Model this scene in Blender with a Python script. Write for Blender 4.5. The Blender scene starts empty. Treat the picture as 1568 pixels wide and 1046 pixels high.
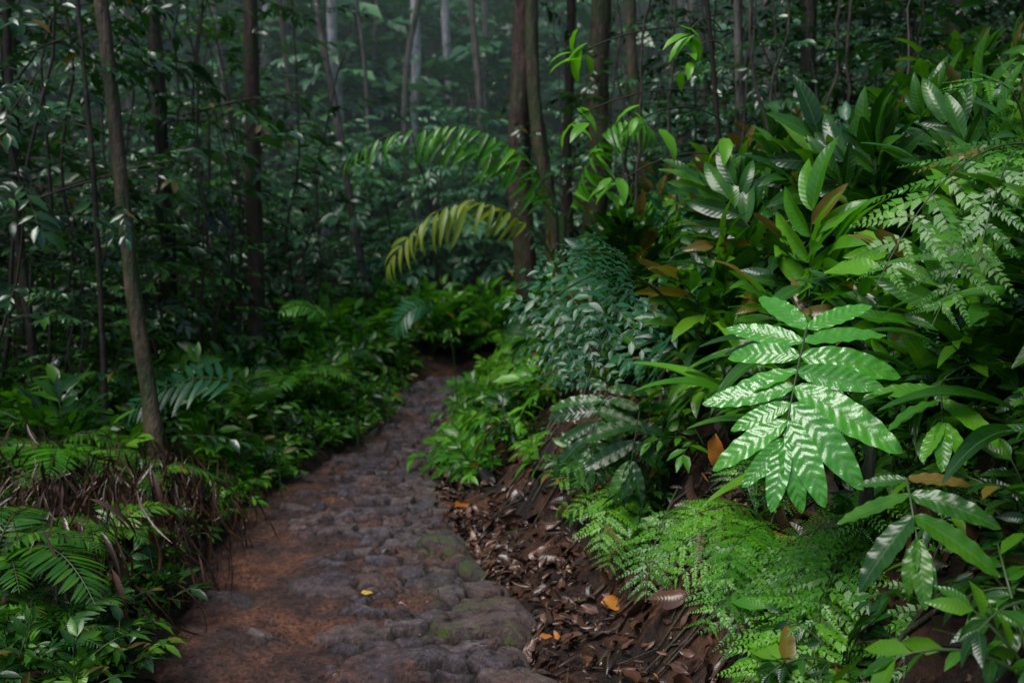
import bpy, math, numpy as np
rng=np.random.default_rng(11)
U=rng.uniform
# ---------------------------------------------------------------- noise
TB=rng.random((256,256))
def vn(x,y,s=0):
    x=np.asarray(x,float)+s*17.3; y=np.asarray(y,float)+s*9.1
    xi=np.floor(x).astype(int); yi=np.floor(y).astype(int)
    fx=x-xi; fy=y-yi; fx=fx*fx*(3-2*fx); fy=fy*fy*(3-2*fy)
    a=TB[xi%256,yi%256]; b=TB[(xi+1)%256,yi%256]; c=TB[xi%256,(yi+1)%256]; d=TB[(xi+1)%256,(yi+1)%256]
    return (a*(1-fx)+b*fx)*(1-fy)+(c*(1-fx)+d*fx)*fy
def fbm(x,y,o=4,s=0):
    r=0;a=.5;f=1.
    for i in range(o):
        r=r+a*(vn(np.asarray(x)*f,np.asarray(y)*f,s+i*3)-.5); a*=.5; f*=2.03
    return r
def sst(x,a,b):
    t=np.clip((x-a)/(b-a),0,1); return t*t*(3-2*t)
# ---------------------------------------------------------------- terrain
YK=[0,3.2,4.14,5.1,6.0,6.7,7.9,8.8,9.5,10.,10.6,11.4,13,20]
LK=[-.95,-1.19,-1.42,-1.52,-1.45,-1.30,-1.02,-1.10,-1.08,-.8,.2,1.6,4.4,14]
RK=[.5,.16,-.03,-.34,-.44,-.46,-.36,-.48,-.42,.3,1.8,3.4,6.4,16]
def Lf(y): return np.interp(y,YK,LK)
def Rf(y): return np.interp(y,YK,RK)
def h(x,y,path=False):
    x=np.asarray(x,float); y=np.asarray(y,float)
    L=Lf(y); R=Rf(y); dr=x-R; dl=L-x
    zr=np.interp(dr,[0,.3,.62,1.25,2.5,8,40],[0,.10,.55,1.2,1.75,4.2,17])
    zl=np.interp(dl,[0,.3,1.2,3,7,14,40],[0,.10,.2,.1,-.2,1.2,12])
    z=np.where(dr>0,zr,np.where(dl>0,zl,0.))
    z=z+np.interp(y,[8.2,11,13,15,22,40,90],[0,.08,.35,.9,4.2,15,24])
    d=np.clip(np.maximum(dr,dl),0,1)
    z=z+fbm(x*1.1,y*1.1,5,1)*.42*d+fbm(x*6,y*6,3,5)*.12*np.clip(d*2,0,1)
    if not path:
        ins=sst(np.minimum(x-L,R-x),-.03,.08)
        z=z-.10*ins
    return z
# ---------------------------------------------------------------- templates  (V,A,F,M)
def merge(lst):
    V=[];A=[];F=[];M=[];o=0
    for t in lst:
        V.append(t[0]);A.append(t[1]);F.append(t[2]+o);M.append(t[3]);o+=len(t[0])
    return (np.concatenate(V),np.concatenate(A),np.concatenate(F),np.concatenate(M))
def inst(t,mats,leaf=False,plant=False):
    mats=np.asarray(mats,float); k=len(mats); V,A,F,M=t; n=len(V)
    V2=np.einsum('kij,nj->kni',mats[:,:3,:3],V)+mats[:,None,:3,3]
    A2=np.tile(A,(k,1)).reshape(k,n,4)
    if leaf: A2[:,:,2]=rng.random(k)[:,None]
    if plant: A2[:,:,3]=rng.random(k)[:,None]
    F2=(F[None]+(np.arange(k)*n)[:,None,None]).reshape(-1,4)
    return (V2.reshape(-1,3),A2.reshape(-1,4),F2,np.tile(M,k))
def nz(v): return v/np.maximum(np.linalg.norm(v,axis=-1,keepdims=True),1e-9)
def frames(pos,dr,up,sc):
    pos=np.atleast_2d(pos).astype(float);k=len(pos)
    y=nz(np.broadcast_to(np.asarray(dr,float),(k,3))); up=np.broadcast_to(np.asarray(up,float),(k,3))
    x=np.cross(y,up); bad=np.linalg.norm(x,axis=1)<1e-4; x[bad]=[1,0,0]; x=nz(x); z=np.cross(x,y)
    sc=np.broadcast_to(np.asarray(sc,float),(k,))
    m=np.zeros((k,4,4)); m[:,:3,0]=x*sc[:,None]; m[:,:3,1]=y*sc[:,None]; m[:,:3,2]=z*sc[:,None]; m[:,:3,3]=pos; m[:,3,3]=1
    return m
def grid(nr,nc,o=0):
    i=np.arange(nr)[:,None]*(nc+1)+np.arange(nc)[None]
    return np.stack([i,i+1,i+nc+2,i+nc+1],-1).reshape(-1,4)+o
def leaf(L=1,W=.3,rows=6,cols=2,a=.8,b=.8,fold=.25,droop=.5,wave=0.,wf=5,side=0.,pleat=0.):
    t=np.linspace(0,1,rows+1); w=W/2*(np.sin(np.pi*np.clip(t,0,1)**a)**b)+W*.012
    ang=-droop*t**1.3; ds=L/rows
    y=np.concatenate([[0],np.cumsum(np.cos(ang[:-1])*ds)]); z=np.concatenate([[0],np.cumsum(np.sin(ang[:-1])*ds)])
    u=np.linspace(-1,1,cols+1); T,Uu=np.meshgrid(t,u,indexing='ij'); w2=w[:,None]
    X=Uu*w2+side*L*T**2
    Z=z[:,None]+fold*np.abs(Uu)*w2+wave*W*np.sin(T*wf*6.283+np.sign(Uu)*1.)*np.abs(Uu)**1.5
    if pleat: Z=Z+pleat*w2*np.cos(np.arange(cols+1)*np.pi)[None,:]
    Y=y[:,None]+0*Uu
    V=np.stack([X,Y,Z],-1).reshape(-1,3)
    A=np.stack([np.abs(Uu),T,0*T+.5,0*T+.5],-1).reshape(-1,4)
    F=grid(rows,cols)
    return (V,A,F,np.zeros(len(F),int))
def rhomb(L=1,W=.35):
    V=np.array([[0,0,0],[W/2,.38*L,.05],[0,L,-.06],[-W/2,.28*L,.05]],float)
    A=np.array([[.5,0,.5,.5],[1,.4,.5,.5],[.5,1,.5,.5],[1,.4,.5,.5]],float)
    return (V,A,np.array([[0,1,2,3]]),np.zeros(1,int))
def tube(P,r,sides=5,rough=0.,seed=0,mi=1):
    P=np.asarray(P,float);k=len(P); r=np.broadcast_to(np.asarray(r,float),(k,))
    T=nz(np.gradient(P,axis=0)); ref=np.array([.31,.95,.05]) if abs(T[0][2])>.5 else np.array([0,0,1.])
    X=nz(np.cross(T,ref)); Y=np.cross(T,X)
    a=np.arange(sides+1)/sides*2*np.pi
    rr=r[:,None]*np.ones(sides+1)[None]
    if rough:
        n=fbm(np.cos(a)[None]*2.+seed+10, np.arange(k)[:,None]*.35+np.sin(a)[None]*2.,3,seed)
        rr=rr*(1+rough*2*n)
    V=P[:,None]+X[:,None]*(np.cos(a)[None,:,None]*rr[...,None])+Y[:,None]*(np.sin(a)[None,:,None]*rr[...,None])
    A=np.zeros((k,sides+1,4)); A[...,0]=np.arange(sides+1)/sides; A[...,1]=np.linspace(0,1,k)[:,None]; A[...,2:]=.5
    F=grid(k-1,sides)
    return (V.reshape(-1,3),A.reshape(-1,4),F,np.full(len(F),mi))
def bez(p0,p1,p2,n=12):
    t=np.linspace(0,1,n)[:,None]; p0,p1,p2=map(lambda q:np.array(q,float),(p0,p1,p2))
    return (1-t)**2*p0+2*t*(1-t)*p1+t*t*p2
def resample(P,n,t0=0.,t1=1.):
    s=np.concatenate([[0],np.cumsum(np.linalg.norm(np.diff(P,axis=0),axis=1))]); q=np.linspace(t0,t1,n)*s[-1]
    return np.stack([np.interp(q,s,P[:,i]) for i in range(3)],-1)
def frond(P,up,n,leafs,ln,an,droop=.1,r=.004,t0=.1,alt=False,jit=.08,end=True,liftz=0.,rl=True,sides=4):
    Q=resample(P,n,t0,.985); T=nz(np.gradient(Q,axis=0)); up=np.asarray(up,float)
    S=nz(np.cross(T,np.broadcast_to(up,T.shape))); N=np.cross(S,T)
    t=np.linspace(0,1,n); out=[]
    for s in (-1,1):
        idx=np.arange(n) if not alt else np.arange(n)[(0 if s>0 else 1)::2]
        a=an(t[idx])+rng.normal(0,jit,len(idx))
        d=T[idx]*np.cos(a)[:,None]+s*S[idx]*np.sin(a)[:,None]-np.array([0,0,1.])*droop*(1+rng.normal(0,.5,len(idx)))[:,None]+N[idx]*liftz
        u=N[idx]+rng.normal(0,jit*1.5,(len(idx),3))
        sc=ln(t[idx])*(1+rng.normal(0,jit,len(idx)))
        m=frames(Q[idx],d,u,sc)
        k=rng.integers(0,len(leafs),len(idx))
        for j,lt in enumerate(leafs):
            if (k==j).any(): out.append(inst(lt,m[k==j],leaf=rl))
    if end:
        m=frames(Q[-1],T[-1]-np.array([0,0,droop]),N[-1],ln(np.array([1.])) if not alt else ln(np.array([.6])))
        out.append(inst(leafs[0],m,leaf=rl))
    rr=np.linspace(1,.35,len(P))*r
    out.append(tube(P,rr,sides))
    return merge(out)
def rotz(a):
    m=np.eye(4); m[0,0]=m[1,1]=math.cos(a); m[0,1]=-math.sin(a); m[1,0]=math.sin(a); return m
# ---------------------------------------------------------------- leaf shapes
lf_near=[leaf(1,.34,7,4,.8,.8,.25,d,w,3,s) for d,w,s in ((.5,.05,0),(.9,.04,.1),(.3,.07,-.1))]
lf_mid=[leaf(1,.36,3,2,.8,.8,.3,d,0,3,s) for d,s in ((.5,0),(.9,.12),(.3,-.1))]
lf_far=[leaf(1,.42,2,2,.9,.7,.3,.6),leaf(1,.46,2,2,.9,.7,.2,.2)]
lf_wavy=[leaf(1,.29,26,6,.85,.62,.14,d,w,f,s) for d,w,f,s in ((.35,.042,5.3,.03),(.6,.052,4.6,-.05),(.15,.038,6.1,.02),(.45,.045,5.,.06))]
lf_strap=[leaf(1,.16,12,8,.75,.8,.25,d,.03,2,s,.05) for d,s in ((1.1,.0),(.7,.08),(1.5,-.07))]
lf_broad=[leaf(1,.27,12,6,.8,.8,.25,d,.03,2,s,.02) for d,s in ((.7,.05),(1.1,-.05),(.4,0))]
lf_palm=[leaf(1,.13,7,2,.6,.7,.4,d,0,1,0) for d in (1.0,1.3,.8)]
# ---------------------------------------------------------------- compound templates
def pinna(n=13,w=.10,W=.62):
    P=bez([0,0,0],[0,.5,.03],[0,1,-.10],6)
    return frond(P,[0,0,1],n,[rhomb(1,W)],lambda t:w*(1-.7*t**1.5)*np.minimum(1,.6+t*4),lambda t:1.0-.4*t,0,.007,.04,rl=False,jit=.12,sides=3)
pin=[pinna(),pinna(14,.09),pinna(12,.11,.6)]
lob=leaf(1,.42,3,2,.7,.7,.2,.3)
def pinna_l(n=8,w=.15):
    P=bez([0,0,0],[0,.5,.03],[0,1,-.12],6)
    return frond(P,[0,0,1],n,[lob],lambda t:w*(1-.6*t**1.5)*np.minimum(1,.6+t*4),lambda t:1.1-.5*t,0,.007,.06,rl=False,jit=.08,sides=3)
pinl=[pinna_l(),pinna_l(9,.14)]
def fern_frond(P,up=(0,0,1),n=13,w=.42,tpl=pin,droop=.06,r=.004,t0=.15):
    Ln=np.linalg.norm(np.diff(P,axis=0),axis=1).sum()
    return frond(P,up,n,tpl,lambda t:Ln*w*(np.sin(np.pi*np.clip(.22+.78*t,0,1))**.7*.95+.05),lambda t:1.25-.4*t,droop,r,t0,jit=.09,sides=4)
def radial(make,n,lo=.25,hi=1.0):
    out=[];ph=U(0,6)
    for i in range(n):
        out.append(inst(make(U(lo,hi)),[rotz(ph+i*2.4+U(-.25,.25))]))
    return merge(out)
def fern_clump(n=7,L=.55,w=.38,tpl=pin,np_=13):
    def mk(e):
        l=L*U(.7,1.2); P=bez([0,0,0],[l*U(-.1,.1),l*.45*math.cos(e+.5),l*.62*math.sin(e+.5)],[l*U(-.2,.2),l*(.75+.2*(1-e)),l*(.0+.35*e)],14)
        return fern_frond(P,(0,0,1),np_,w,tpl)
    return radial(mk,n,.3,1.0)
simple_pin=[leaf(1,.17,4,2,.55,.6,.15,.4,0,1,.05)]
def rosette(n=8,L=.55,tpl=lf_strap,pet=.35):
    out=[]
    for i in range(n):
        e=U(.45,1.3); l=L*U(.7,1.15); P=bez([0,0,0],[0,pet*l*.5*math.cos(e),pet*l*.5*math.sin(e)],[0,pet*l*math.cos(e*.9),pet*l*math.sin(e*.9)],5)
        d=P[-1]-P[-2]; t=merge([tube(P,.004,4),inst(tpl[rng.integers(len(tpl))],frames(P[-1],d,[0,-.3,1],l),leaf=True)])
        out.append(inst(t,[rotz(i*2.4+U(-.3,.3))]))
    return merge(out)
def ginger(n=10,H=.6,L=.25,tpl=lf_broad):
    e=U(.15,.45);P=bez([0,0,0],[0,H*.1,H*.6],[0,H*math.sin(e),H*math.cos(e)],14)
    return frond(P,[0,-1,.3],n,tpl,lambda t:L*(.75+.4*np.sin(np.pi*t)),lambda t:1.15-.6*t,.05,.006,.25,alt=True,jit=.15)
def ginger_clump(k=4,**kw):
    return merge([inst(ginger(**kw),[rotz(U(0,6.28))@np.array([[s,0,0,0],[0,s,0,U(0,.06)],[0,0,s,0],[0,0,0,1]])]) for s in U(.7,1.1,k)])
def spray(L=.5,n=12,tpl=lf_mid,ll=.13,dz=.12):
    P=bez([0,0,0],[0,L*.5,.08*L],[U(-.1,.1)*L,L,-dz*L],6)
    return frond(P,[0,0,1],n,tpl,lambda t:ll*(.8+.4*t),lambda t:1.0-.35*t,.25,.004,.2,alt=True,jit=.25,sides=3)
def shrub(H=.5,nb=7,tpl=lf_near,ll=.11,n=9):
    out=[]
    for i in range(nb):
        e=U(.35,1.4);l=H*U(.6,1.1); P=bez([0,0,0],[0,l*.4*math.cos(e),l*.6],[0,l*math.cos(e),l*math.sin(e)],8)
        out.append(inst(frond(P,[0,-.4,1],n,tpl,lambda t:ll*(.7+.5*t),lambda t:1.05-.4*t,.2,.004,.25,alt=True,jit=.25,sides=4),[rotz(i*2.4+U(-.4,.4))]))
    return merge(out)
def sapling(H=3.,nb=18,tpl=lf_mid,ll=.13,r=.014,z0=.25,n=12,bl=(.4,.9)):
    P=np.array([[0,0,0]]+[[U(-.06,.06)*H*i/6,U(-.06,.06)*H*i/6,H*i/6] for i in range(1,7)]); P=resample(P,14)
    out=[tube(P,np.linspace(r,r*.3,14),5)]
    sp=[spray(1,n,tpl,ll/.65) for _ in range(4)]
    for i in range(nb):
        t=z0+(1-z0)*(i+.5)/nb; p=resample(P,2,0,t)[-1]; a=i*2.4+U(-.4,.4); e=U(-.1,.6)
        d=np.array([math.cos(a)*math.cos(e),math.sin(a)*math.cos(e),math.sin(e)]); s=U(*bl)*(1.15-.5*t)
        out.append(inst(sp[i%4],frames(p,d,[0,0,1],s)))
        q=p+d*s*.5; a2=a+U(.5,1.)*(-1)**i; d2=np.array([math.cos(a2),math.sin(a2),U(-.2,.3)]); out.append(inst(sp[(i+1)%4],frames(q,d2,[0,0,1],s*.7)))
    return merge(out)
# ---------------------------------------------------------------- materials
def nt(m):
    m.use_nodes=True; t=m.node_tree; t.nodes.clear(); return t
def N(t,ty,**kw):
    n=t.nodes.new(ty)
    for k,v in kw.items():
        if k in n.inputs: n.inputs[k].default_value=v
        else: setattr(n,k,v)
    return n
def ramp(t,stops,fac):
    r=t.nodes.new('ShaderNodeValToRGB'); e=r.color_ramp.elements
    while len(e)<len(stops): e.new(.5)
    for i,(p,c) in enumerate(stops): e[i].position=p; e[i].color=(*c,1)
    t.links.new(fac,r.inputs[0]); return r.outputs[0]
def mth(t,op,a,b=None,c=None,clamp=False):
    n=t.nodes.new('ShaderNodeMath'); n.operation=op; n.use_clamp=clamp
    for i,v in enumerate((a,b,c)):
        if v is None: continue
        if isinstance(v,(int,float)): n.inputs[i].default_value=v
        else: t.links.new(v,n.inputs[i])
    return n.outputs[0]
def mixc(t,f,a,b,bt='MIX'):
    n=t.nodes.new('ShaderNodeMix'); n.data_type='RGBA'; n.blend_type=bt
    for s,v in ((n.inputs[0],f),(n.inputs[6],a),(n.inputs[7],b)):
        if isinstance(v,(int,float)): s.default_value=v
        elif isinstance(v,tuple): s.default_value=(*v,1)
        else: t.links.new(v,s)
    return n.outputs[2]
def leafmat(name,stops,rough=.3,trans=.22,vein=11,rib=.25,old=.978,bump=.12,spec=.5,simple=False,detail=False):
    m=bpy.data.materials.new(name); t=nt(m)
    at=N(t,'ShaderNodeAttribute',attribute_name='lf'); sp=N(t,'ShaderNodeSeparateColor'); t.links.new(at.outputs['Color'],sp.inputs[0])
    u,v,rl,rp=sp.outputs[0],sp.outputs[1],sp.outputs[2],at.outputs['Alpha']
    pr=N(t,'ShaderNodeBsdfPrincipled'); pr.inputs['Specular IOR Level'].default_value=spec
    f=mth(t,'ADD',mth(t,'MULTIPLY',rl,.45),mth(t,'MULTIPLY',rp,.5))
    if not simple:
        geo=N(t,'ShaderNodeNewGeometry')
        no=N(t,'ShaderNodeTexNoise',Scale=10.,Detail=2.); t.links.new(geo.outputs['Position'],no.inputs['Vector'])
        f=mth(t,'ADD',f,mth(t,'MULTIPLY',mth(t,'SUBTRACT',no.outputs[0],.4),.5),clamp=True)
    col=ramp(t,stops,f)
    o=mth(t,'GREATER_THAN',rl,old); col=mixc(t,mth(t,'MULTIPLY',o,.85),col,(.17,.095,.02))
    if not simple:
        rb=mth(t,'LESS_THAN',u,.07); col=mixc(t,mth(t,'MULTIPLY',rb,rib),col,(.15,.26,.07))
        w=mth(t,'SINE',mth(t,'MULTIPLY',mth(t,'SUBTRACT',v,mth(t,'MULTIPLY',u,.12)),vein*6.283))
        w=mth(t,'MULTIPLY',w,.5)
        if detail:
            n2=N(t,'ShaderNodeTexNoise',Scale=55.,Detail=3.); t.links.new(geo.outputs['Position'],n2.inputs['Vector'])
            w=mth(t,'ADD',w,mth(t,'MULTIPLY',n2.outputs[0],2.5)); col=mixc(t,mth(t,'MULTIPLY',n2.outputs[0],.5),col,(.4,.5,.4),'MULTIPLY')
        bp=N(t,'ShaderNodeBump',Strength=bump,Distance=.004); t.links.new(w,bp.inputs['Height']); t.links.new(bp.outputs[0],pr.inputs['Normal'])
        t.links.new(mth(t,'ADD',rough-.14,mth(t,'MULTIPLY',no.outputs[0],.28)),pr.inputs['Roughness'])
    else: pr.inputs['Roughness'].default_value=rough
    t.links.new(col,pr.inputs['Base Color'])
    out=N(t,'ShaderNodeOutputMaterial')
    if trans>0:
        tr=N(t,'ShaderNodeBsdfTranslucent'); tc=mixc(t,1.,col,(2.,2.2,.7),'MULTIPLY'); t.links.new(tc,tr.inputs[0])
        mx=N(t,'ShaderNodeMixShader'); mx.inputs[0].default_value=trans
        t.links.new(pr.outputs[0],mx.inputs[1]); t.links.new(tr.outputs[0],mx.inputs[2]); t.links.new(mx.outputs[0],out.inputs[0])
    else: t.links.new(pr.outputs[0],out.inputs[0])
    return m
G=leafmat('leaf_deep_green',[(0,(.005,.028,.004)),(.35,(.011,.060,.005)),(.65,(.032,.135,.007)),(1,(.12,.29,.012))],.26,.18,spec=.5)
GB=leafmat('leaf_bright_green',[(0,(.022,.11,.006)),(.5,(.055,.23,.008)),(1,(.16,.42,.015))],.29,.25)
GLIME=leafmat('leaf_lime_fern',[(0,(.06,.24,.006)),(1,(.17,.45,.015))],.34,.3)
GH=leafmat('leaf_hero_green',[(0,(.055,.29,.015)),(.5,(.08,.37,.025)),(1,(.12,.45,.035))],.25,.2,10,.6,.999,.28,.9,detail=True)
GBL=leafmat('leaf_blue_green',[(0,(.006,.05,.018)),(.5,(.014,.10,.034)),(1,(.035,.17,.05))],.30,.15,spec=.5)
GY=leafmat('leaf_yellow_green',[(0,(.12,.20,.012)),(.5,(.20,.28,.02)),(1,(.36,.35,.04))],.38,.3)
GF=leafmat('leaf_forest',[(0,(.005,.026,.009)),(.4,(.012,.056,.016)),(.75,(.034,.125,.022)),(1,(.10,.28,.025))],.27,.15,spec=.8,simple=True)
GD=leafmat('leaf_painted_haze',[(0,(.022,.09,.045)),(.5,(.05,.185,.08)),(1,(.15,.38,.12))],.33,.12,spec=.8,simple=True,old=2.)  # distance haze put into the leaf colour: lighter, bluer greens for far foliage
DEAD=leafmat('dead_leaf',[(0,(.014,.008,.007)),(.35,(.04,.019,.013)),(.6,(.08,.036,.022)),(.8,(.14,.062,.038)),(.93,(.20,.115,.09)),(1,(.36,.20,.13))],.28,.0,12,.3,2.)
ORG=leafmat('fallen_orange_leaf',[(0,(.38,.11,.015)),(1,(.55,.22,.03))],.4,.1,12,.3,2.)
YEL=leafmat('fallen_yellow_leaf',[(0,(.6,.40,.04)),(1,(.7,.45,.06))],.4,.1,12,.3,2.)
def barkmat(name,c1,c2,moss=.3,sc=6):
    m=bpy.data.materials.new(name); t=nt(m); geo=N(t,'ShaderNodeNewGeometry')
    mp=N(t,'ShaderNodeMapping'); mp.inputs['Scale'].default_value=(1,1,.25); t.links.new(geo.outputs['Position'],mp.inputs[0])
    n1=N(t,'ShaderNodeTexNoise',Scale=sc*4.,Detail=5.,Roughness=.65); t.links.new(mp.outputs[0],n1.inputs['Vector'])
    n2=N(t,'ShaderNodeTexNoise',Scale=5.,Detail=5.,Roughness=.65); t.links.new(geo.outputs['Position'],n2.inputs['Vector'])
    col=ramp(t,[(.35,c1),(.65,c2)],n1.outputs[0])
    f=mth(t,'MULTIPLY',mth(t,'SUBTRACT',n2.outputs[0],.62-moss*.3),8.,clamp=True)
    col=mixc(t,mth(t,'MULTIPLY',f,.75),col,(.035,.06,.012))
    bp=N(t,'ShaderNodeBump',Strength=1.,Distance=.03); t.links.new(n1.outputs[0],bp.inputs['Height'])
    pr=N(t,'ShaderNodeBsdfPrincipled',Roughness=.55); t.links.new(col,pr.inputs['Base Color']); t.links.new(bp.outputs[0],pr.inputs['Normal'])
    out=N(t,'ShaderNodeOutputMaterial'); t.links.new(pr.outputs[0],out.inputs[0]); return m
def flat(name,c,r=.6):
    m=bpy.data.materials.new(name); t=nt(m); pr=N(t,'ShaderNodeBsdfPrincipled',Roughness=r); pr.inputs['Base Color'].default_value=(*c,1)
    out=N(t,'ShaderNodeOutputMaterial'); t.links.new(pr.outputs[0],out.inputs[0]); return m
STEM=flat('green_stem',(.035,.075,.016),.45); TWIG=flat('brown_twig',(.04,.03,.022))
BARK=barkmat('bark_brown',(.012,.009,.007),(.065,.046,.032),.35)
BARKR=barkmat('bark_red',(.028,.014,.010),(.11,.062,.046),.5)
BARKP=barkmat('bark_pale',(.25,.25,.25),(.75,.75,.77),.1)
BARKG=barkmat('bark_grey',(.045,.04,.035),(.18,.155,.135),.35)
BARKM=barkmat('bark_mossy',(.028,.019,.011),(.13,.092,.05),.65)
def groundmat():
    m=bpy.data.materials.new('forest_soil'); t=nt(m); geo=N(t,'ShaderNodeNewGeometry'); P=geo.outputs['Position']
    n1=N(t,'ShaderNodeTexNoise',Scale=3.,Detail=7.,Roughness=.7); t.links.new(P,n1.inputs['Vector'])
    n2=N(t,'ShaderNodeTexNoise',Scale=28.,Detail=5.,Roughness=.7); t.links.new(P,n2.inputs['Vector'])
    soil=ramp(t,[(.3,(.010,.006,.005)),(.46,(.03,.016,.010)),(.56,(.13,.052,.022)),(.72,(.26,.11,.045))],n1.outputs[0])
    soil=mixc(t,.8,soil,ramp(t,[(.3,(.2,.2,.2)),(.7,(1,1,1))],n2.outputs[0]),'MULTIPLY')
    bp=N(t,'ShaderNodeBump',Strength=1.,Distance=.05); t.links.new(n2.outputs[0],bp.inputs['Height'])
    pr=N(t,'ShaderNodeBsdfPrincipled',Roughness=.55); t.links.new(soil,pr.inputs['Base Color']); t.links.new(bp.outputs[0],pr.inputs['Normal'])
    out=N(t,'ShaderNodeOutputMaterial'); t.links.new(pr.outputs[0],out.inputs[0]); return m
def pathmat():
    m=bpy.data.materials.new('stone_and_clay_path'); t=nt(m); geo=N(t,'ShaderNodeNewGeometry'); P=geo.outputs['Position']
    at=N(t,'ShaderNodeAttribute',attribute_name='lf'); sp=N(t,'ShaderNodeSeparateColor'); t.links.new(at.outputs['Color'],sp.inputs[0])
    st,idr,moss=sp.outputs[0],sp.outputs[1],sp.outputs[2]
    n1=N(t,'ShaderNodeTexNoise',Scale=3.,Detail=7.,Roughness=.65); t.links.new(P,n1.inputs['Vector'])
    n2=N(t,'ShaderNodeTexNoise',Scale=60.,Detail=6.,Roughness=.75); t.links.new(P,n2.inputs['Vector'])
    n3=N(t,'ShaderNodeTexNoise',Scale=14.,Detail=6.,Roughness=.7); t.links.new(P,n3.inputs['Vector'])
    clay=ramp(t,[(.3,(.055,.036,.034)),(.46,(.115,.064,.052)),(.58,(.23,.10,.062)),(.75,(.40,.165,.075))],n1.outputs[0])
    clay=mixc(t,.95,clay,ramp(t,[(.38,(.16,.14,.15)),(.60,(1.15,1.15,1.15))],n2.outputs[0]),'MULTIPLY')
    clay=mixc(t,.6,clay,ramp(t,[(.35,(.35,.33,.35)),(.6,(1.15,1.15,1.15))],n3.outputs[0]),'MULTIPLY')
    stone=ramp(t,[(0,(.095,.082,.092)),(.3,(.165,.14,.155)),(.6,(.20,.145,.13)),(.8,(.12,.11,.14)),(1,(.30,.235,.21))],idr)
    stone=mixc(t,.85,stone,ramp(t,[(.34,(.18,.17,.18)),(.66,(1.4,1.35,1.35))],n3.outputs[0]),'MULTIPLY')
    stone=mixc(t,.6,stone,ramp(t,[(.38,(.35,.35,.35)),(.62,(1.3,1.3,1.3))],n2.outputs[0]),'MULTIPLY')
    stone=mixc(t,mth(t,'MULTIPLY',mth(t,'SUBTRACT',n1.outputs[0],.50),4.,clamp=True),stone,clay)
    gap=mixc(t,at.outputs['Alpha'],(.014,.010,.009),clay)
    col=mixc(t,st,gap,stone)
    mf=mth(t,'MULTIPLY',moss,mth(t,'MULTIPLY',mth(t,'SUBTRACT',n3.outputs[0],.46),7.,clamp=True))
    col=mixc(t,mf,col,(.075,.115,.018))
    bp=N(t,'ShaderNodeBump',Strength=1.,Distance=.02); t.links.new(mth(t,'ADD',n2.outputs[0],n3.outputs[0]),bp.inputs['Height'])
    pr=N(t,'ShaderNodeBsdfPrincipled'); t.links.new(col,pr.inputs['Base Color']); t.links.new(bp.outputs[0],pr.inputs['Normal'])
    t.links.new(mth(t,'ADD',.12,mth(t,'MULTIPLY',n3.outputs[0],.5)),pr.inputs['Roughness'])
    out=N(t,'ShaderNodeOutputMaterial'); t.links.new(pr.outputs[0],out.inputs[0]); return m
# ---------------------------------------------------------------- object maker
def mk(name,T,mats,smooth=True):
    V,A,F,M=T; me=bpy.data.meshes.new(name); me.vertices.add(len(V)); me.vertices.foreach_set('co',V.astype(np.float32).ravel())
    me.loops.add(len(F)*4); me.loops.foreach_set('vertex_index',F.astype(np.int32).ravel())
    me.polygons.add(len(F)); me.polygons.foreach_set('loop_start',(np.arange(len(F))*4).astype(np.int32))
    for m in mats: me.materials.append(m)
    me.polygons.foreach_set('material_index',M.astype(np.int32)); me.update(calc_edges=True)
    me.polygons.foreach_set('use_smooth',np.full(len(F),smooth))
    a=me.attributes.new('lf','FLOAT_COLOR','POINT'); a.data.foreach_set('color',A.astype(np.float32).ravel())
    o=bpy.data.objects.new(name,me); bpy.context.scene.collection.objects.link(o)
    return o
# ---------------------------------------------------------------- ground
xs=np.concatenate([np.linspace(-90,-14,30)[:-1],np.linspace(-14,-3.5,60)[:-1],np.linspace(-3.5,4,230)[:-1],np.linspace(4,14,50)[:-1],np.linspace(14,90,30)])
ys=np.concatenate([np.linspace(-60,0,30)[:-1],np.linspace(0,12,300)[:-1],np.linspace(12,30,80)[:-1],np.linspace(30,120,40)])
Y,X=np.meshgrid(ys,xs,indexing='ij'); Z=h(X,Y)
V=np.stack([X,Y,Z],-1).reshape(-1,3); F=grid(len(ys)-1,len(xs)-1)
mk('forest_ground',(V,np.zeros((len(V),4)),F,np.zeros(len(F),int)),[groundmat()])
# ---------------------------------------------------------------- path
seeds=[(-.02,3.72,.26),(-.26,4.66,.15),(-.10,4.36,.13),(-.42,3.32,.20),(-.62,3.65,.12),(.05,3.2,.14)]
for _ in range(14000):
    y=U(.3,11.6); L=Lf(y);R=Rf(y); x=U(L-.15,R+.15)
    r=U(.028,.07) if U()<.82 else U(.08,.17)
    if all(((x-a)*.8)**2+((y-b)*1.4)**2>(.84*(r+c))**2 for a,b,c in seeds): seeds.append((x,y,r))
S=np.array(seeds); ns=len(S)
sacr=(S[:,0]-Lf(S[:,1]))/(Rf(S[:,1])-Lf(S[:,1]))
pst=sst(sacr+U(-.36,.36,ns)+np.clip((S[:,1]-4.8)*.15,-.05,.42)+fbm(S[:,0]*2,S[:,1]*2,2,55)*.6,.36,.52)
hi=U(.004,.042,ns)*pst; idr=U(0,1,ns); til=rng.normal(0,.13,(ns,2)); hi[:6]=[.065,.05,.05,.045,.035,.035]; pst[:6]=1; idr[:3]=[.62,.7,.1]; til[:6]*=.3
yy=np.concatenate([np.linspace(.3,2.8,90)[:-1],np.linspace(2.8,6.5,470)[:-1],np.linspace(6.5,11.2,270)]); nc=220
Sg=np.linspace(0,1,nc+1); YY,SS=np.meshgrid(yy,Sg,indexing='ij'); LL=Lf(YY)-.12; XX=LL+SS*(Rf(YY)+.12-LL)
xw=XX+fbm(XX*9,YY*9,4,31)*.12; yw=YY+fbm(XX*9,YY*9,4,41)*.12
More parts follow.
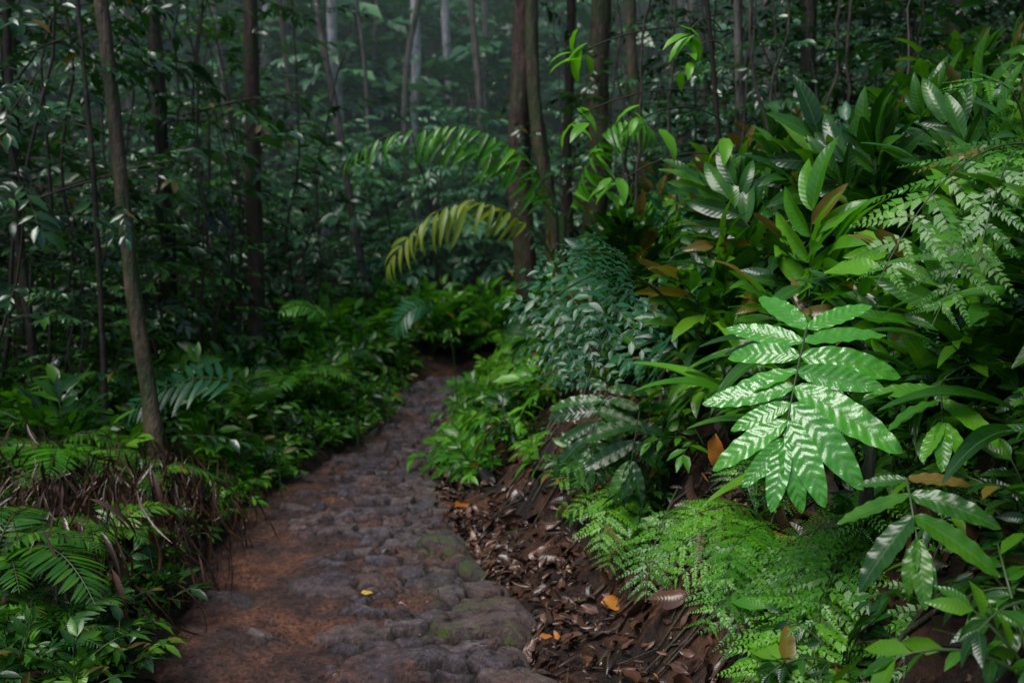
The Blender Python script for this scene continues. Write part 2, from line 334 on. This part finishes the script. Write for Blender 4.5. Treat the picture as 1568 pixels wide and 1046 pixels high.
px=xw.ravel();py=yw.ravel(); f1=np.empty(len(px));f2=f1.copy();i1=np.empty(len(px),int)
for c in range(0,len(px),6000):
    sl=slice(c,c+6000); y0,y1=py[sl].min()-.7,py[sl].max()+.7; k=np.where((S[:,1]>y0)&(S[:,1]<y1))[0]
    d=np.sqrt(((px[sl][:,None]-S[k,0])*.8)**2+((py[sl][:,None]-S[k,1])*1.4)**2)-S[k,2]*.8
    ii=np.argpartition(d,1,axis=1)[:,:2]; dd=np.take_along_axis(d,ii,1); o=np.argsort(dd,axis=1)
    ii=np.take_along_axis(ii,o,1); dd=np.take_along_axis(dd,o,1); f1[sl]=dd[:,0];f2[sl]=dd[:,1]; i1[sl]=k[ii[:,0]]
edge=sst(f2-f1,.006,.034).reshape(XX.shape); i1=i1.reshape(XX.shape)
stz=edge*(hi[i1]+ (til[i1,0]*(XX-S[i1,0])+til[i1,1]*(YY-S[i1,1]))*pst[i1])
steps=sum(.028*sst(YY+fbm(XX*3,YY*0,2,3)*.2,q-.03,q+.03) for q in (8.45,9.0,9.6))
big=np.where(i1<3,.3,1.)
Zp=steps+stz+fbm(XX*2.2,YY*2.2,4,9)*.08+fbm(XX*18,YY*18,4,19)*.032*big-.012
ed=np.minimum(XX-Lf(YY),Rf(YY)-XX); Zp=Zp-.12*(1-sst(ed+fbm(XX*4,YY*4,3,7)*.24,-.12,.05))
V=np.stack([XX,YY,Zp],-1).reshape(-1,3); F=grid(len(yy)-1,nc)
moss=sst(SS+fbm(XX*3,YY*3,3,77)*.6,.70,.95)*.4
moss[(i1==1)|(i1==2)]=1.; moss[i1==0]=sst(f1.reshape(XX.shape),-.13,.0)[i1==0]*1.
A=np.stack([edge*pst[i1]*sst(hi[i1],.0,.012),idr[i1],moss,1-.9*pst[i1]*(1-edge)],-1).reshape(-1,4)
mk('stone_footpath',(V,A,F,np.zeros(len(F),int)),[pathmat()])
def zpath(x,y): return h(x,y,True)+.02
# ---------------------------------------------------------------- scatter helper
def scatter(tpls,x,y,sc,out=(0,0),rand=.15,dz=0.):
    x=np.asarray(x);y=np.asarray(y);k=len(x); z=h(x,y)+dz
    up=np.zeros((k,3)); up[:,2]=1; up[:,0]=out[0]; up[:,1]=out[1]; up=nz(up+rng.normal(0,rand,(k,3)))
    a=U(0,6.283,k); d=np.stack([np.cos(a),np.sin(a),0*a],-1); d=d-up*(d*up).sum(1,keepdims=True)
    m=frames(np.stack([x,y,z],-1),d,up,sc); w=rng.integers(0,len(tpls),k)
    return [inst(t,m[w==j],plant=True) for j,t in enumerate(tpls) if (w==j).any()]
def bankpts(n,d0,d1,y0,y1,pw=1.):
    y=U(y0**.5,y1**.5,n)**2; d=d0+(d1-d0)*U(0,1,n)**pw; x=Rf(np.minimum(y,9.5))+d
    keep=~((y<2.2)&(x<1.0))&~((y<1.6)&(x<1.5))&~((y<5.3)&(y>2.6)&(d<.85)&(U(0,1,n)<.62)); return x[keep],y[keep]
def leftpts(n,d0,d1,y0,y1,pw=1.):
    y=U(y0**.5,y1**.5,n)**2; d=d0+(d1-d0)*U(0,1,n)**pw; return Lf(np.minimum(y,9.6))-d,y
OB=(-.45,-.15)
# --- right bank vegetation
shr=[shrub(.42,7) for _ in range(5)]; shs=[shrub(.2,5,lf_mid,.06,8) for _ in range(4)]
ros=[rosette(9,.45) for _ in range(4)]; gin=[ginger_clump() for _ in range(4)]
fr=[fern_clump(7) for _ in range(4)]; frl=[fern_clump(6,.45,.4,pinl,10) for _ in range(3)]
frs=[fern_clump(7,.5,.24,simple_pin,20) for _ in range(3)]
x,y=bankpts(300,.8,4.,1.6,9); T=scatter(shr,x,y,U(.55,1.1,len(x)),OB)
x,y=bankpts(420,.42,3.5,1.6,8,1.3); T+=scatter(shs,x,y,U(.6,1.6,len(x)),OB)
mk('bank_undergrowth_foliage',merge(T),[G,STEM])
x,y=bankpts(120,1.0,3.6,1.5,6.5); T=scatter(ros,x,y,U(.6,1.1,len(x)),OB)
x,y=bankpts(90,1.15,4.,1.6,8); T+=scatter(gin,x,y,U(.6,.95,len(x)),OB)
mk('bank_ginger_foliage',merge(T),[G,STEM])
x,y=bankpts(40,.7,3.,2.1,8); T=scatter(frl,x,y,U(.5,1.,len(x)),OB)
x,y=bankpts(120,.5,3.,2.1,9); T+=scatter(shs,x,y,U(.8,1.7,len(x)),OB)
x,y=bankpts(90,.9,3.,2.4,8); T+=scatter(shr,x,y,U(.6,1.0,len(x)),OB)
x,y=bankpts(30,.4,1.6,2.8,9); T+=scatter(frs,x,y,U(.4,.8,len(x)),OB)
x,y=bankpts(45,-.02,.5,5.6,9.8); T+=scatter(shs,x,y,U(.8,1.6,len(x)),OB)
x,y=bankpts(20,.1,.6,5.8,9.8); T+=scatter(frs,x,y,U(.5,.9,len(x)),OB)
mk('bank_fern_foliage',merge(T),[GB,STEM])
x,y=bankpts(40,.7,2.5,2.6,9); T=scatter(frl,x,y,U(.6,1.1,len(x)),OB)
x,y=bankpts(70,.8,2.5,4,11); T+=scatter(shr,x,y,U(.7,1.2,len(x)),OB)
mk('bank_blue_fern_foliage',merge(T),[GBL,STEM])
# --- left undergrowth and beyond
shm=[shrub(.4,7,lf_mid,.09,10) for _ in range(4)]
x,y=leftpts(520,.05,1.3,1.8,11,1.2); T=scatter(shs,x,y,U(.5,1.2,len(x)),(.2,0))
x,y=leftpts(420,.35,5.,4.6,13); T+=scatter(shm,x,y,U(.6,1.5,len(x)),(.1,0))
mk('trailside_undergrowth_foliage',merge(T),[G,STEM])
x,y=leftpts(190,.0,1.,4.9,11,1.2); T=scatter(shs,x,y,U(.6,1.2,len(x)),(.2,0))
x,y=leftpts(120,.4,2.4,5.7,11); T+=scatter(shm,x,y,U(.5,1.1,len(x)),(.1,0)); T+=scatter(frs,x[:30],y[:30],U(.7,1.2,30),(.1,0))
n=150; x=U(-2.,2.2,n); y=np.interp(x,[-2,-1.,-.5,.3,2.2],[9.4,9.95,10.5,11.0,12.2])+U(.0,2.2,n); T+=scatter(shm,x,y,U(.8,1.9,n)); T+=scatter(frs,x[:40],y[:40],U(1.,1.6,40))
mk('trailside_bright_foliage',merge(T),[GB,STEM])
x,y=leftpts(80,.2,1.3,2.2,5.5); mk('trailside_fern_foliage',merge(scatter(frs,x,y,U(.35,.7,len(x)),(.2,0))),[G,STEM])
# mid distance saplings
sap=[sapling(3.,16) for _ in range(4)]; sapl=[sapling(1.6,11,ll=.14,bl=(.35,.7)) for _ in range(4)]
x,y=leftpts(66,1.2,8.,5.8,13); T=scatter(sap,x,y,U(.7,1.4,len(x)))
x,y=leftpts(120,.9,7.,6,13); T+=scatter(sapl,x,y,U(.6,1.2,len(x)))
mk('sapling_thicket_foliage',merge(T),[GF,TWIG])
n=55; y=U(7.5,14,n); x=Rf(np.minimum(y,9.5))+U(1.3,7,n); T=scatter(sap,x,y,U(.6,1.1,n)); y=U(5.5,13,80); x=Rf(np.minimum(y,9.5))+U(1.2,7,80); T+=scatter(sapl,x,y,U(.6,1.2,80))
mk('hillside_thicket_foliage',merge(T),[GF,TWIG])
# distant hill
sf=[sapling(3.2,14,lf_far,.2,.02,.1,10,(.6,1.2)) for _ in range(4)]
n=600; y=U(15,33,n); x=U(-1,1,n)*(y*.62+3)-1; T=scatter(sf,x,y,U(.7,1.6,n))
n=90; y=U(11.8,16,n); x=U(-7,3,n); T+=scatter(sapl,x,y,U(.9,2.,n))
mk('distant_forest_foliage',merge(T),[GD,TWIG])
# ---------------------------------------------------------------- trees
spt=[spray(1,14,lf_mid,.17) for _ in range(5)]; spf=[spray(1,12,lf_far,.24) for _ in range(4)]
def tree(name,pts,r0,r1,bark,lf=GF,limbs=10,t0=.5,ll=1.3,nspr=5,sp=spt,ssc=.55,vine=0,flare=.6):
    P=np.array(pts,float); P[0,2]=h(P[0,0],P[0,1])-.1
    L=np.linalg.norm(np.diff(P,axis=0),axis=1).sum(); k=max(20,int(L/.14)); P=resample(P,k)
    K=P.copy()
    for i in range(1,k-1):
        a=max(0,i-5);b=min(k,i+6);K[i]=P[a:b].mean(0)
    P=K; q=np.arange(k); ph=U(0,50)
    P[:,0]+=fbm(q*.08+ph,q*0+1.,2)*max(r0,.045)*3.; P[:,1]+=fbm(q*.08+ph,q*0+7.,2)*r0*2.2
    t=np.linspace(0,1,k); r=r0+(r1-r0)*t+r0*flare*np.exp(-t*L/.25)
    out=[tube(P,r,14,.28,int(U(0,40)))]
    for i in range(limbs):
        tt=t0+(1-t0)*(i+.5)/limbs; p=P[int(tt*(k-1))]; a=i*2.4+U(-.4,.4); e=U(.1,.7); l=ll*U(.6,1.2)
        d=np.array([math.cos(a)*math.cos(e),math.sin(a)*math.cos(e),math.sin(e)])
        Q=bez(p,p+d*l*.5,p+d*l+np.array([0,0,-.15*l]),9); rr=r1*.5
        out.append(tube(Q,np.linspace(rr,rr*.25,9),5))
        for j in range(nspr):
            s=U(.3,1.); b=Q[int(s*8)]; aa=a+U(-1.3,1.3); dd=np.array([math.cos(aa),math.sin(aa),U(-.5,.5)])
            out.append(inst(sp[rng.integers(len(sp))],frames(b,dd,[0,0,1],ssc*U(.6,1.3))))
    for i in range(vine):
        p=P[int(U(.02,.75)*(k-1))]; aa=U(0,6.28); dd=np.array([math.cos(aa),math.sin(aa),U(-.9,.2)])
        out.append(inst(sp[rng.integers(len(sp))],frames(p+dd*[.5*r0,.5*r0,0],dd,[0,0,1],U(.25,.5))))
    return mk(name,merge(out),[lf,bark])
NM='rainforest_tree'
tree(NM,[(-1.83,5.3,0),(-2.05,5.35,1.1),(-2.2,5.5,2.8),(-2.6,5.8,6.8)],.043,.03,BARKM,limbs=8,t0=.45,vine=10)
tree(NM,[(-2.33,5.7,0),(-2.45,5.8,1.6),(-2.5,5.9,4.2)],.018,.010,BARK,limbs=7,t0=.4,ll=.7,nspr=4)
tree(NM,[(-3.05,9.,0),(-3.12,9,2.),(-3.25,9,7.5)],.065,.045,BARK,limbs=8,t0=.3,vine=8)
tree(NM,[(-2.3,9.2,0),(-2.35,9.2,2.),(-2.4,9.2,8)],.075,.055,BARKR,limbs=6,vine=6)
tree(NM,[(-3.7,7.5,0),(-3.75,7.6,2.),(-3.6,7.5,6)],.045,.03,BARK,limbs=11,t0=.25,vine=5)
tree(NM,[(-2.95,6.2,0),(-3.1,6.2,2.),(-3.0,6.2,5)],.03,.02,BARK,limbs=11,t0=.3,ll=1.,vine=5)
tree(NM,[(-4.6,8.5,0),(-4.5,8.6,3.),(-4.6,8.5,7)],.05,.03,BARK,limbs=11,t0=.25,vine=5)
tree(NM,[(-1.45,11,0),(-1.6,11,1.),(-2.,11.2,3.),(-2.4,11.4,7)],.045,.03,BARKG,limbs=4,t0=.6,vine=3)
tree(NM,[(-2.75,15.0,0),(-2.6,15.,3.4),(-2.5,15.,9)],.085,.07,BARKP,limbs=3,t0=.85)
tree(NM,[(-1.4,15.,0),(-1.45,15.,5),(-1.4,15.,9)],.07,.06,BARKP,limbs=3,t0=.85)
tree(NM,[(-6,16,0),(-6.2,16,5),(-6.3,16,9)],.09,.06,BARKG,limbs=4,t0=.6)
for x,y,r,b in ((-3.6,13.,.05,BARKG),(-1.2,13.5,.045,BARKG),(-2.9,14.,.04,BARKR),(-.6,15.,.06,BARKG),(-4.9,13.,.06,BARKG),(-3.9,16.,.07,BARKP),(-.2,13.5,.05,BARKG),(2.4,12.5,.06,BARK),(3.4,14.,.07,BARKG),(4.6,11.,.06,BARK),(-2.1,15.5,.04,BARKG),(-5.4,14.5,.05,BARKG),(-.9,16.5,.05,BARKG),(-3.2,15.8,.045,BARKG),(-1.9,13.2,.028,BARKG),(-4.2,12.,.03,BARKG)):
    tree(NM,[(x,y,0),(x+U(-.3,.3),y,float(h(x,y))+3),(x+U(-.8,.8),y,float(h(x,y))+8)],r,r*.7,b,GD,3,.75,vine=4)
# trunk cluster on the bank
tree(NM,[(.10,9.6,0),(.14,9.6,2.),(.12,9.6,8.5)],.11,.09,BARKR,limbs=7,t0=.42,ll=1.5,vine=22)
tree(NM,[(.40,9.3,0),(.36,9.3,1.6),(.20,9.4,3.),(.3,9.4,8)],.065,.05,BARKM,limbs=6,t0=.5,vine=22)
tree(NM,[(.85,9.6,0),(.82,9.6,2.),(.72,9.6,8)],.11,.09,BARKM,limbs=7,t0=.45,vine=30)
tree(NM,[(.6,9.9,0),(.55,9.9,2.),(.5,9.9,8)],.055,.04,BARKR,limbs=5,t0=.5,vine=9)
tree(NM,[(1.25,8.8,0),(1.1,8.8,2.),(.9,8.8,7)],.05,.035,BARKM,limbs=8,t0=.4,vine=22)
tree(NM,[(1.72,7.5,0),(1.69,7.5,2.),(1.62,7.5,7)],.035,.028,BARKG,limbs=6,t0=.6,vine=2)
tree(NM,[(2.5,8.6,0),(2.5,8.6,3.),(2.4,8.6,8)],.06,.045,BARK,limbs=12,t0=.35,vine=6)
tree(NM,[(3.6,8.2,0),(3.6,8.2,4.),(3.4,8.2,8)],.07,.05,BARK,limbs=14,t0=.25,vine=6)
tree(NM,[(3.3,6.2,0),(3.2,6.2,3.5),(2.9,6.1,6.5)],.05,.035,BARK,limbs=14,t0=.25,vine=6)
for i in range(24):
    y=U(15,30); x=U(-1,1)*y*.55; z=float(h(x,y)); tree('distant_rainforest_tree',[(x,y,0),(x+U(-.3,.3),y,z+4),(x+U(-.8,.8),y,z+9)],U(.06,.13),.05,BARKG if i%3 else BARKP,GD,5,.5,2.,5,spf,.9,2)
# lianas and leaning twigs
T=[]
for i in range(50):
    s=i%2; y=U(5.8,11); x=U(-4.4,-1.9) if s else U(.3,3.2); z0=float(h(x,y))-.05; H=U(2.,5.); b=U(-.5,.5)
    P=bez((x,y,z0),(x+b,y+U(-.3,.3),z0+H*.5),(x+U(-.7,.7),y,z0+H),26); P[:,0]+=fbm(np.arange(26)*.3+i*7,np.zeros(26)+i,3)*.22
    T.append(tube(P,np.linspace(1,.6,26)*U(.005,.014),5,mi=0))
mk('hanging_liana',merge(T),[BARK])
# ---------------------------------------------------------------- hero plants
def stalk(a,b,c,r=.005,n=12): return tube(bez(a,b,c,n),r,6)
def wavyfrond(p0,p1,up,n,ll,mid=None,a0=1.9,a1=.35,stem=None,tpl=lf_wavy):
    p0=np.array(p0);p1=np.array(p1); mid=(p0+p1)/2+np.array(up)*.03 if mid is None else mid
    f=frond(bez(p0,mid,p1,12),up,n,tpl,lambda t:ll*(.85+.3*np.sin(np.pi*t)),lambda t:a0+(a1-a0)*t,.05,.004,.0,jit=.11)
    if stem is not None: f=merge([f,stalk(stem,(np.array(stem)+p0)/2+np.array([-.02,0,.18]),p0)])
    return f
mk('pinnate_palm_plant',wavyfrond((.784,2.64,1.255),(.672,2.42,1.00),(-.3,-.75,.6),8,.222,stem=(1.10,2.95,.75),a0=2.2),[GH,STEM])
mk('pinnate_palm_plant',merge([wavyfrond((.40,4.15,.86),(.31,4.0,.64),(-.3,-.7,.6),6,.2,stem=(.8,4.5,.5)),wavyfrond((.52,4.0,.80),(.47,3.85,.62),(-.1,-.8,.6),4,.2,stem=(.8,4.5,.5))]),[G,STEM])
mk('pinnate_palm_plant',merge([wavyfrond((.87,2.15,.97),(.845,2.02,.87),(-.3,-.5,.8),4,.17,a0=1.7,stem=(1.1,2.4,.55)),wavyfrond((1.0,2.0,.80),(1.02,1.86,.72),(-.3,-.5,.8),4,.15,a0=1.7,stem=(1.1,2.4,.55))]),[G,STEM])
mk('pinnate_palm_plant',merge([wavyfrond((1.04,2.4,1.13),(1.0,2.28,1.07),(-.2,-.7,.7),3,.16,a0=1.5,stem=(1.25,2.7,.9))]),[GB,STEM])
# blue green compound fern
T=[]
for a,b,c in (((.50,4.05,1.36),(.28,3.9,1.40),(.02,3.72,1.16)),((.50,4.05,1.32),(.3,3.85,1.28),(.10,3.65,.98)),((.5,4.02,1.30),(.38,3.85,1.22),(.26,3.65,.90)),((.5,4.05,1.36),(.42,3.95,1.48),(.2,3.85,1.42))):
    T.append(fern_frond(bez(a,b,c,14),(-.3,-.7,.7),7,.36,[pinna_l(5,.30),pinna_l(5,.33)],.05,.005))
T.append(stalk((.95,4.4,.6),(.8,4.3,1.2),(.50,4.05,1.34),.007)); mk('compound_leaf_shrub',merge(T),[GBL,STEM])
# fine fern upper right
bigp=[pinna(12,.19,.50),pinna(11,.20,.52),pinna(13,.17,.50)]
T=[]
for a,b,c in (((1.22,2.4,1.72),(.98,2.3,1.72),(.80,2.2,1.38)),((1.22,2.4,1.70),(1.1,2.25,1.74),(1.0,2.15,1.43)),((1.25,2.4,1.66),(1.2,2.2,1.72),(1.17,2.05,1.46)),((1.25,2.45,1.7),(1.2,2.4,1.95),(1.0,2.35,1.82)),((1.2,2.45,1.6),(1.1,2.3,1.6),(.93,2.2,1.30))):
    T.append(fern_frond(bez(a,b,c,14),(-.4,-.6,.7),9,.29,bigp,.18,.003,.1))
T.append(stalk((1.5,2.7,1.0),(1.45,2.6,1.6),(1.22,2.4,1.70),.006)); mk('lace_fern',merge(T),[GB,STEM])
# bright ferns at the foot of the bank
def footfern(cx,cy,cz,L,n,m=GLIME):
    T=[]; b=np.array([cx+.22,cy+.22,0.]); b[2]=max(float(h(b[0],b[1])),cz-.25)
    for i in range(n):
        a=U(-1.,1.)+(-2.3); l=L*U(.75,1.15); d=np.array([math.cos(a),math.sin(a),0]); s=b+rng.normal(0,.03,3)
        top=np.array([cx,cy,cz])+rng.normal(0,.06,3)-d*l*.2; tip=top+d*l*.75-np.array([0,0,l*U(.15,.5)])
        T.append(fern_frond(bez(s,top+[0,0,l*.25],tip,14),(-.2,-.4,.8),11,.27,bigp,.10,.003,.25))
    mk('foot_fern',merge(T),[m,STEM])
for q in ((.76,2.42,.50,.42,6),(.70,2.8,.50,.36,5,GB),(.66,3.02,.56,.34,4),(.95,2.2,.50,.36,5,GB),(.37,3.8,.42,.30,4),(.30,4.05,.56,.24,3,GB),(.50,3.45,.46,.28,3,GB),(.86,2.65,.62,.36,4,GB),(.80,3.1,.72,.28,3,GB)): footfern(*q)
# ginger plants behind hero
for x,y,s,m in ((1.15,3.85,1.,GB),(.95,4.4,.9,G),(1.35,3.4,.9,G),(1.5,4.2,1.1,G),(1.3,2.75,.85,G),(1.75,3.3,1.,G)):
    mk('ginger_plant',merge(scatter([ginger_clump(4,H=.55,L=.25)],[x],[y],[s],(-.35,-.25),.03)),[m,STEM])
for x,y,s,m in ((1.3,2.9,.9,G),(1.55,2.5,.9,GB),(1.2,3.6,.9,G),(1.05,3.2,.7,G),(1.7,3.8,1.1,G),(1.35,2.35,.8,G),(1.0,3.6,.8,GB)):
    mk('strap_leaf_plant',merge(scatter([rosette(12,.52)],[x],[y],[s],(-.35,-.25),.03)),[m,STEM])
# sapling with bright drooping leaves over the bank
T=[stalk((1.15,5.3,.9),(1.1,5.2,2.),(.85,4.9,3.2),.012,20)]
for p in ((.77,4.6,2.25),(.31,4.58,2.05),(.59,4.6,2.03),(.80,4.6,2.42),(.33,4.7,2.35),(1.0,4.7,1.9),(.5,4.8,1.75)):
    p=np.array(p); s=np.array([1.05,5.1,p[2]+U(-.1,.3)]); T.append(stalk(s,(s+p)/2+[0,0,.12],p,.004))
    k=6; a=U(1.5,7.8,k); d=np.stack([np.cos(a),np.sin(a)*.8,U(-.9,.0,k)],-1)
    T.append(inst(lf_near[1],frames(p+rng.normal(0,.03,(k,3)),d,[0,-.4,1],U(.10,.19,k)),leaf=True))
mk('understorey_sapling',merge(T),[GLIME,TWIG])
# arching palm
def palmfr(a,b,c,n=20,ll=.3,up=(0,-.3,1),dr=.75): return frond(bez(a,b,c,18),up,n,lf_palm,lambda t:ll*(.55+.6*np.sin(np.pi*(t*.8+.15))),lambda t:1.0-.45*t,dr,.006,.12,jit=.12)
T=[palmfr((.35,7.2,1.6),(-.45,6.95,2.62),(-1.12,6.8,2.0),ll=.25),palmfr((.35,7.2,1.6),(.1,7.0,2.3),(-.5,6.9,2.25),ll=.24),palmfr((.4,7.2,1.6),(.6,6.9,2.5),(.9,6.6,2.2),ll=.24)]
T.append(tube([(.4,7.25,.5),(.38,7.22,1.1),(.36,7.2,1.65)],.03,8)); mk('arching_palm',merge(T),[GB,STEM])
mk('arching_palm',merge([palmfr((.2,6.9,1.5),(-.35,6.6,2.05),(-.80,6.45,1.32),18,.26,dr=.9),stalk((.45,7.,.6),(.4,7,1.2),(.2,6.9,1.5),.01)]),[GY,STEM])
# left silver fern fronds
def ff(a,b,c,m,nm='fern_frond_plant',w=.4,t=None): 
    x,y=a[0]+.15,a[1]+.1; mk(nm,merge([fern_frond(bez(a,b,c,14),(0,-.5,.9),14,w,t or pinl,.08,.005),stalk((x,y,float(h(x,y))-.03),(x,y,a[2]),a,.005)]),[m,STEM])
ff((-1.5,5.6,.62),(-1.75,5.55,.85),(-2.2,5.5,.5),GBL,w=.3,t=simple_pin); ff((-.60,8.0,.85),(-.72,7.9,1.12),(-.98,7.9,.72),GBL,t=simple_pin)
ff((-1.2,6.6,.9),(-1.35,6.5,1.15),(-1.5,6.4,1.0),GB,'leafy_sprig',t=[lf_near[0]],w=.3)
for x,y,s,m in ((-2.25,4.7,.95,GB),(-1.8,4.75,.7,G),(-1.85,3.45,.9,G),(-2.5,5.2,1.2,G),(-2.7,6.2,1.2,G),(-2.1,6.6,1.,G),(-1.7,7.4,1.,GB),(-1.62,3.9,.6,G)):
    mk('trailside_fern',merge(scatter([fern_clump(8,.6,.24,simple_pin,24)],[x],[y],[s],(.15,0),.02,.15)),[m,STEM])
# dead fern skirts on left
T=[]
dl=[leaf(1,w,6,2,.7,.7,.5,d,.2,2,s) for w,d,s in ((.05,1.2,.2),(.035,.5,-.25),(.07,1.6,.1),(.03,2.,-.1))]
for x0,y0 in ((-2.1,4.5),(-1.65,4.6),(-1.7,4.0),(-1.75,4.3),(-2.4,4.9),(-1.6,3.6),(-1.9,4.0),(-1.55,4.3),(-1.6,4.9),(-2.0,4.25)):
    k=170; a=U(0,6.28,k); r=U(.02,.35,k); x=x0+np.cos(a)*r;y=y0+np.sin(a)*r; z=h(x,y)+U(.08,.42,k)
    D=np.stack([np.cos(a)*.5,np.sin(a)*.5,np.full(k,-1.)],-1)+rng.normal(0,.35,(k,3)); m=frames(np.stack([x,y,z],-1),D,np.stack([np.cos(a),np.sin(a),a*0+.3],-1),U(.08,.34,k)); w=rng.integers(0,4,k)
    T+=[inst(dl[j],m[w==j],leaf=True) for j in range(4)]
mk('dead_fern_thatch',merge(T),[DEAD])
# ---------------------------------------------------------------- litter
dlf=[leaf(1,w,5,4,.8,.7,f,d,.15,1.5,s) for w,f,d,s in ((.42,.5,1.,.1),(.5,-.4,-.6,0),(.36,.8,1.5,-.1),(.45,.2,.3,.05),(.3,.9,.4,.1),(.22,.6,1.2,.2),(.12,.5,.5,.25))]
def litter(x,y,smin,smax,dz=.008,nrm=.35,p=False):
    k=len(x); z=(zpath(x,y) if p else h(x,y))+U(.004,.03,k)+dz; e=.03
    gx=(h(x+e,y)-h(x-e,y))/(2*e); gy=(h(x,y+e)-h(x,y-e))/(2*e)
    up=nz(np.stack([-gx,-gy,np.ones(k)],-1))+rng.normal(0,nrm,(k,3)); up=nz(up); a=U(0,6.28,k); d=np.stack([np.cos(a),np.sin(a),0*a],-1); d=d-up*(d*up).sum(1,keepdims=True)
    m=frames(np.stack([x,y,z],-1),d,up,smin+(smax-smin)*U(0,1,k)**1.8); w=rng.integers(0,len(dlf),k)
    return [inst(t,m[w==j],leaf=True,plant=True) for j,t in enumerate(dlf) if (w==j).any()]
k=3000; y=U(1.6,8,k);x=Rf(y)+np.abs(rng.normal(0,1,k))*np.interp(y,[3,4.3,5.3],[.36,.22,.10])-.07+fbm(y*3,y*0,3,2)*.15; T=litter(x,y,.02,.11,nrm=.45)
y=U(2,8,1900);x=Rf(y)+U(.2,2.0,1900); T+=litter(x,y,.04,.15,nrm=.6)
y=U(2,9,500);x=Lf(y)-np.abs(rng.normal(0,.25,500))+.03; T+=litter(x,y,.03,.07)
mk('leaf_litter',merge(T),[DEAD])
# dead leaves still caught in the bank plants
k=240; y=U(2.2,6.5,k); x=Rf(y)+U(.6,1.7,k); z=h(x,y)+U(.05,.32,k); m=frames(np.stack([x,y,z],-1),np.stack([U(-.5,.5,k),U(-.5,.5,k),-np.ones(k)],-1),np.stack([-np.ones(k),U(-1,.3,k),U(0,.4,k)],-1),U(.07,.2,k)); w=rng.integers(0,5,k)
mk('withered_hanging_leaves',merge([inst(dlf[j],m[w==j],leaf=True,plant=True) for j in range(5)]),[DEAD])
y=U(2.5,8,240); x=Lf(y)+(Rf(y)-Lf(y))*U(.2,1,240)**.5; mk('path_leaf_litter',merge(litter(x,y,.015,.055,.012,.2,True)),[DEAD])
y=np.concatenate([U(2.4,6.5,34),U(2.6,7,7)]); x=np.concatenate([Rf(y[:34])+U(-.05,1.3,34),Lf(y[34:])+U(.2,.9,7)]); mk('orange_leaf_litter',merge(litter(x,y,.03,.10,.015,.4)),[ORG])
def one(name,x,y,s,mat,z=None,up=(.1,-.5,.9),d=(1,.3,0)):
    zz=float(h(x,y,True))+.05 if z is None else z
    mk(name,inst(dlf[3],frames([x,y,zz],d,up,s),leaf=True),[mat])
one('fallen_orange_leaf',-.30,5.2,.14,ORG,d=(.5,1,0)); one('fallen_yellow_leaf',.42,3.75,.14,YEL,.16,d=(.5,1,.3)); one('fallen_yellow_leaf',-.62,3.95,.05,YEL)
one('fallen_orange_leaf',.33,3.62,.14,ORG,.13,d=(1,.1,0)); one('fallen_orange_leaf',.60,2.9,.12,ORG,.92,(-.5,-.8,.2),(.15,.1,-1)); one('fallen_orange_leaf',.1,3.5,.05,ORG)
# roots on bank
T=[]
for i in range(150):
    y=U(2.2,8);x0=Rf(y)+U(.4,1.2); l=U(.2,.6); xs_=np.linspace(x0,x0-l,9); ys_=y+np.cumsum(rng.normal(0,.03,9)); zs=h(xs_,ys_)+.015
    T.append(tube(np.stack([xs_,ys_,zs],-1),np.linspace(1,.4,9)*U(.003,.012),5,mi=0))
mk('exposed_roots',merge(T),[BARKR])
mk('broken_stem',merge([tube([(.91,2.5,.80),(.90,2.47,.90),(.905,2.46,.97),(.90,2.46,1.02)],[.02,.019,.015,.004],8,.4,3,0)]),[BARKG])
# ---------------------------------------------------------------- mist over the far slope
mm=bpy.data.materials.new('mist'); t=nt(mm); vs=N(t,'ShaderNodeVolumeScatter',Density=.020); vs.inputs['Color'].default_value=(.70,1.,.92,1)
out=N(t,'ShaderNodeOutputMaterial'); t.links.new(vs.outputs[0],out.inputs['Volume'])
V=np.array([[x,y,z] for x in (-22,18) for y in (10.5,36) for z in (-2,16)],float)
F=np.array([[0,1,3,2],[4,6,7,5],[0,4,5,1],[2,3,7,6],[0,2,6,4],[1,5,7,3]])
mk('mist',(V,np.zeros((8,4)),F,np.zeros(6,int)),[mm],False)
# ---------------------------------------------------------------- light, world, camera
sc=bpy.context.scene; AZ=-125; EL=60
w=bpy.data.worlds.new('World'); sc.world=w; w.use_nodes=True; t=w.node_tree; bg=t.nodes['Background']
sk=t.nodes.new('ShaderNodeTexSky'); sk.sky_type='NISHITA'; sk.sun_disc=False; sk.sun_elevation=math.radians(EL); sk.sun_rotation=math.radians(AZ)
t.links.new(sk.outputs[0],bg.inputs[0]); bg.inputs[1].default_value=.12
sl=bpy.data.lights.new('sun','SUN'); sl.energy=3.1; sl.angle=math.radians(32); sl.color=(1,.97,.92); so=bpy.data.objects.new('sun',sl); sc.collection.objects.link(so)
from mathutils import Vector
az=math.radians(AZ); el=math.radians(EL); dv=Vector((math.sin(az)*math.cos(el),math.cos(az)*math.cos(el),math.sin(el))); so.rotation_euler=dv.to_track_quat('Z','Y').to_euler(); so.location=dv*20
cd=bpy.data.cameras.new('camera'); cd.lens=35; cd.sensor_width=36; cd.clip_end=400; cd.clip_start=.05
co=bpy.data.objects.new('camera',cd); sc.collection.objects.link(co); co.location=(0,0,1.5); co.rotation_euler=(math.radians(84),0,0); sc.camera=co
cd.dof.use_dof=True; cd.dof.focus_distance=2.8; cd.dof.aperture_fstop=3.2
sc.view_settings.view_transform='Standard'; sc.view_settings.look='None'; sc.view_settings.exposure=0
print('FACES',sum(len(o.data.polygons) for o in sc.objects if o.type=='MESH'))
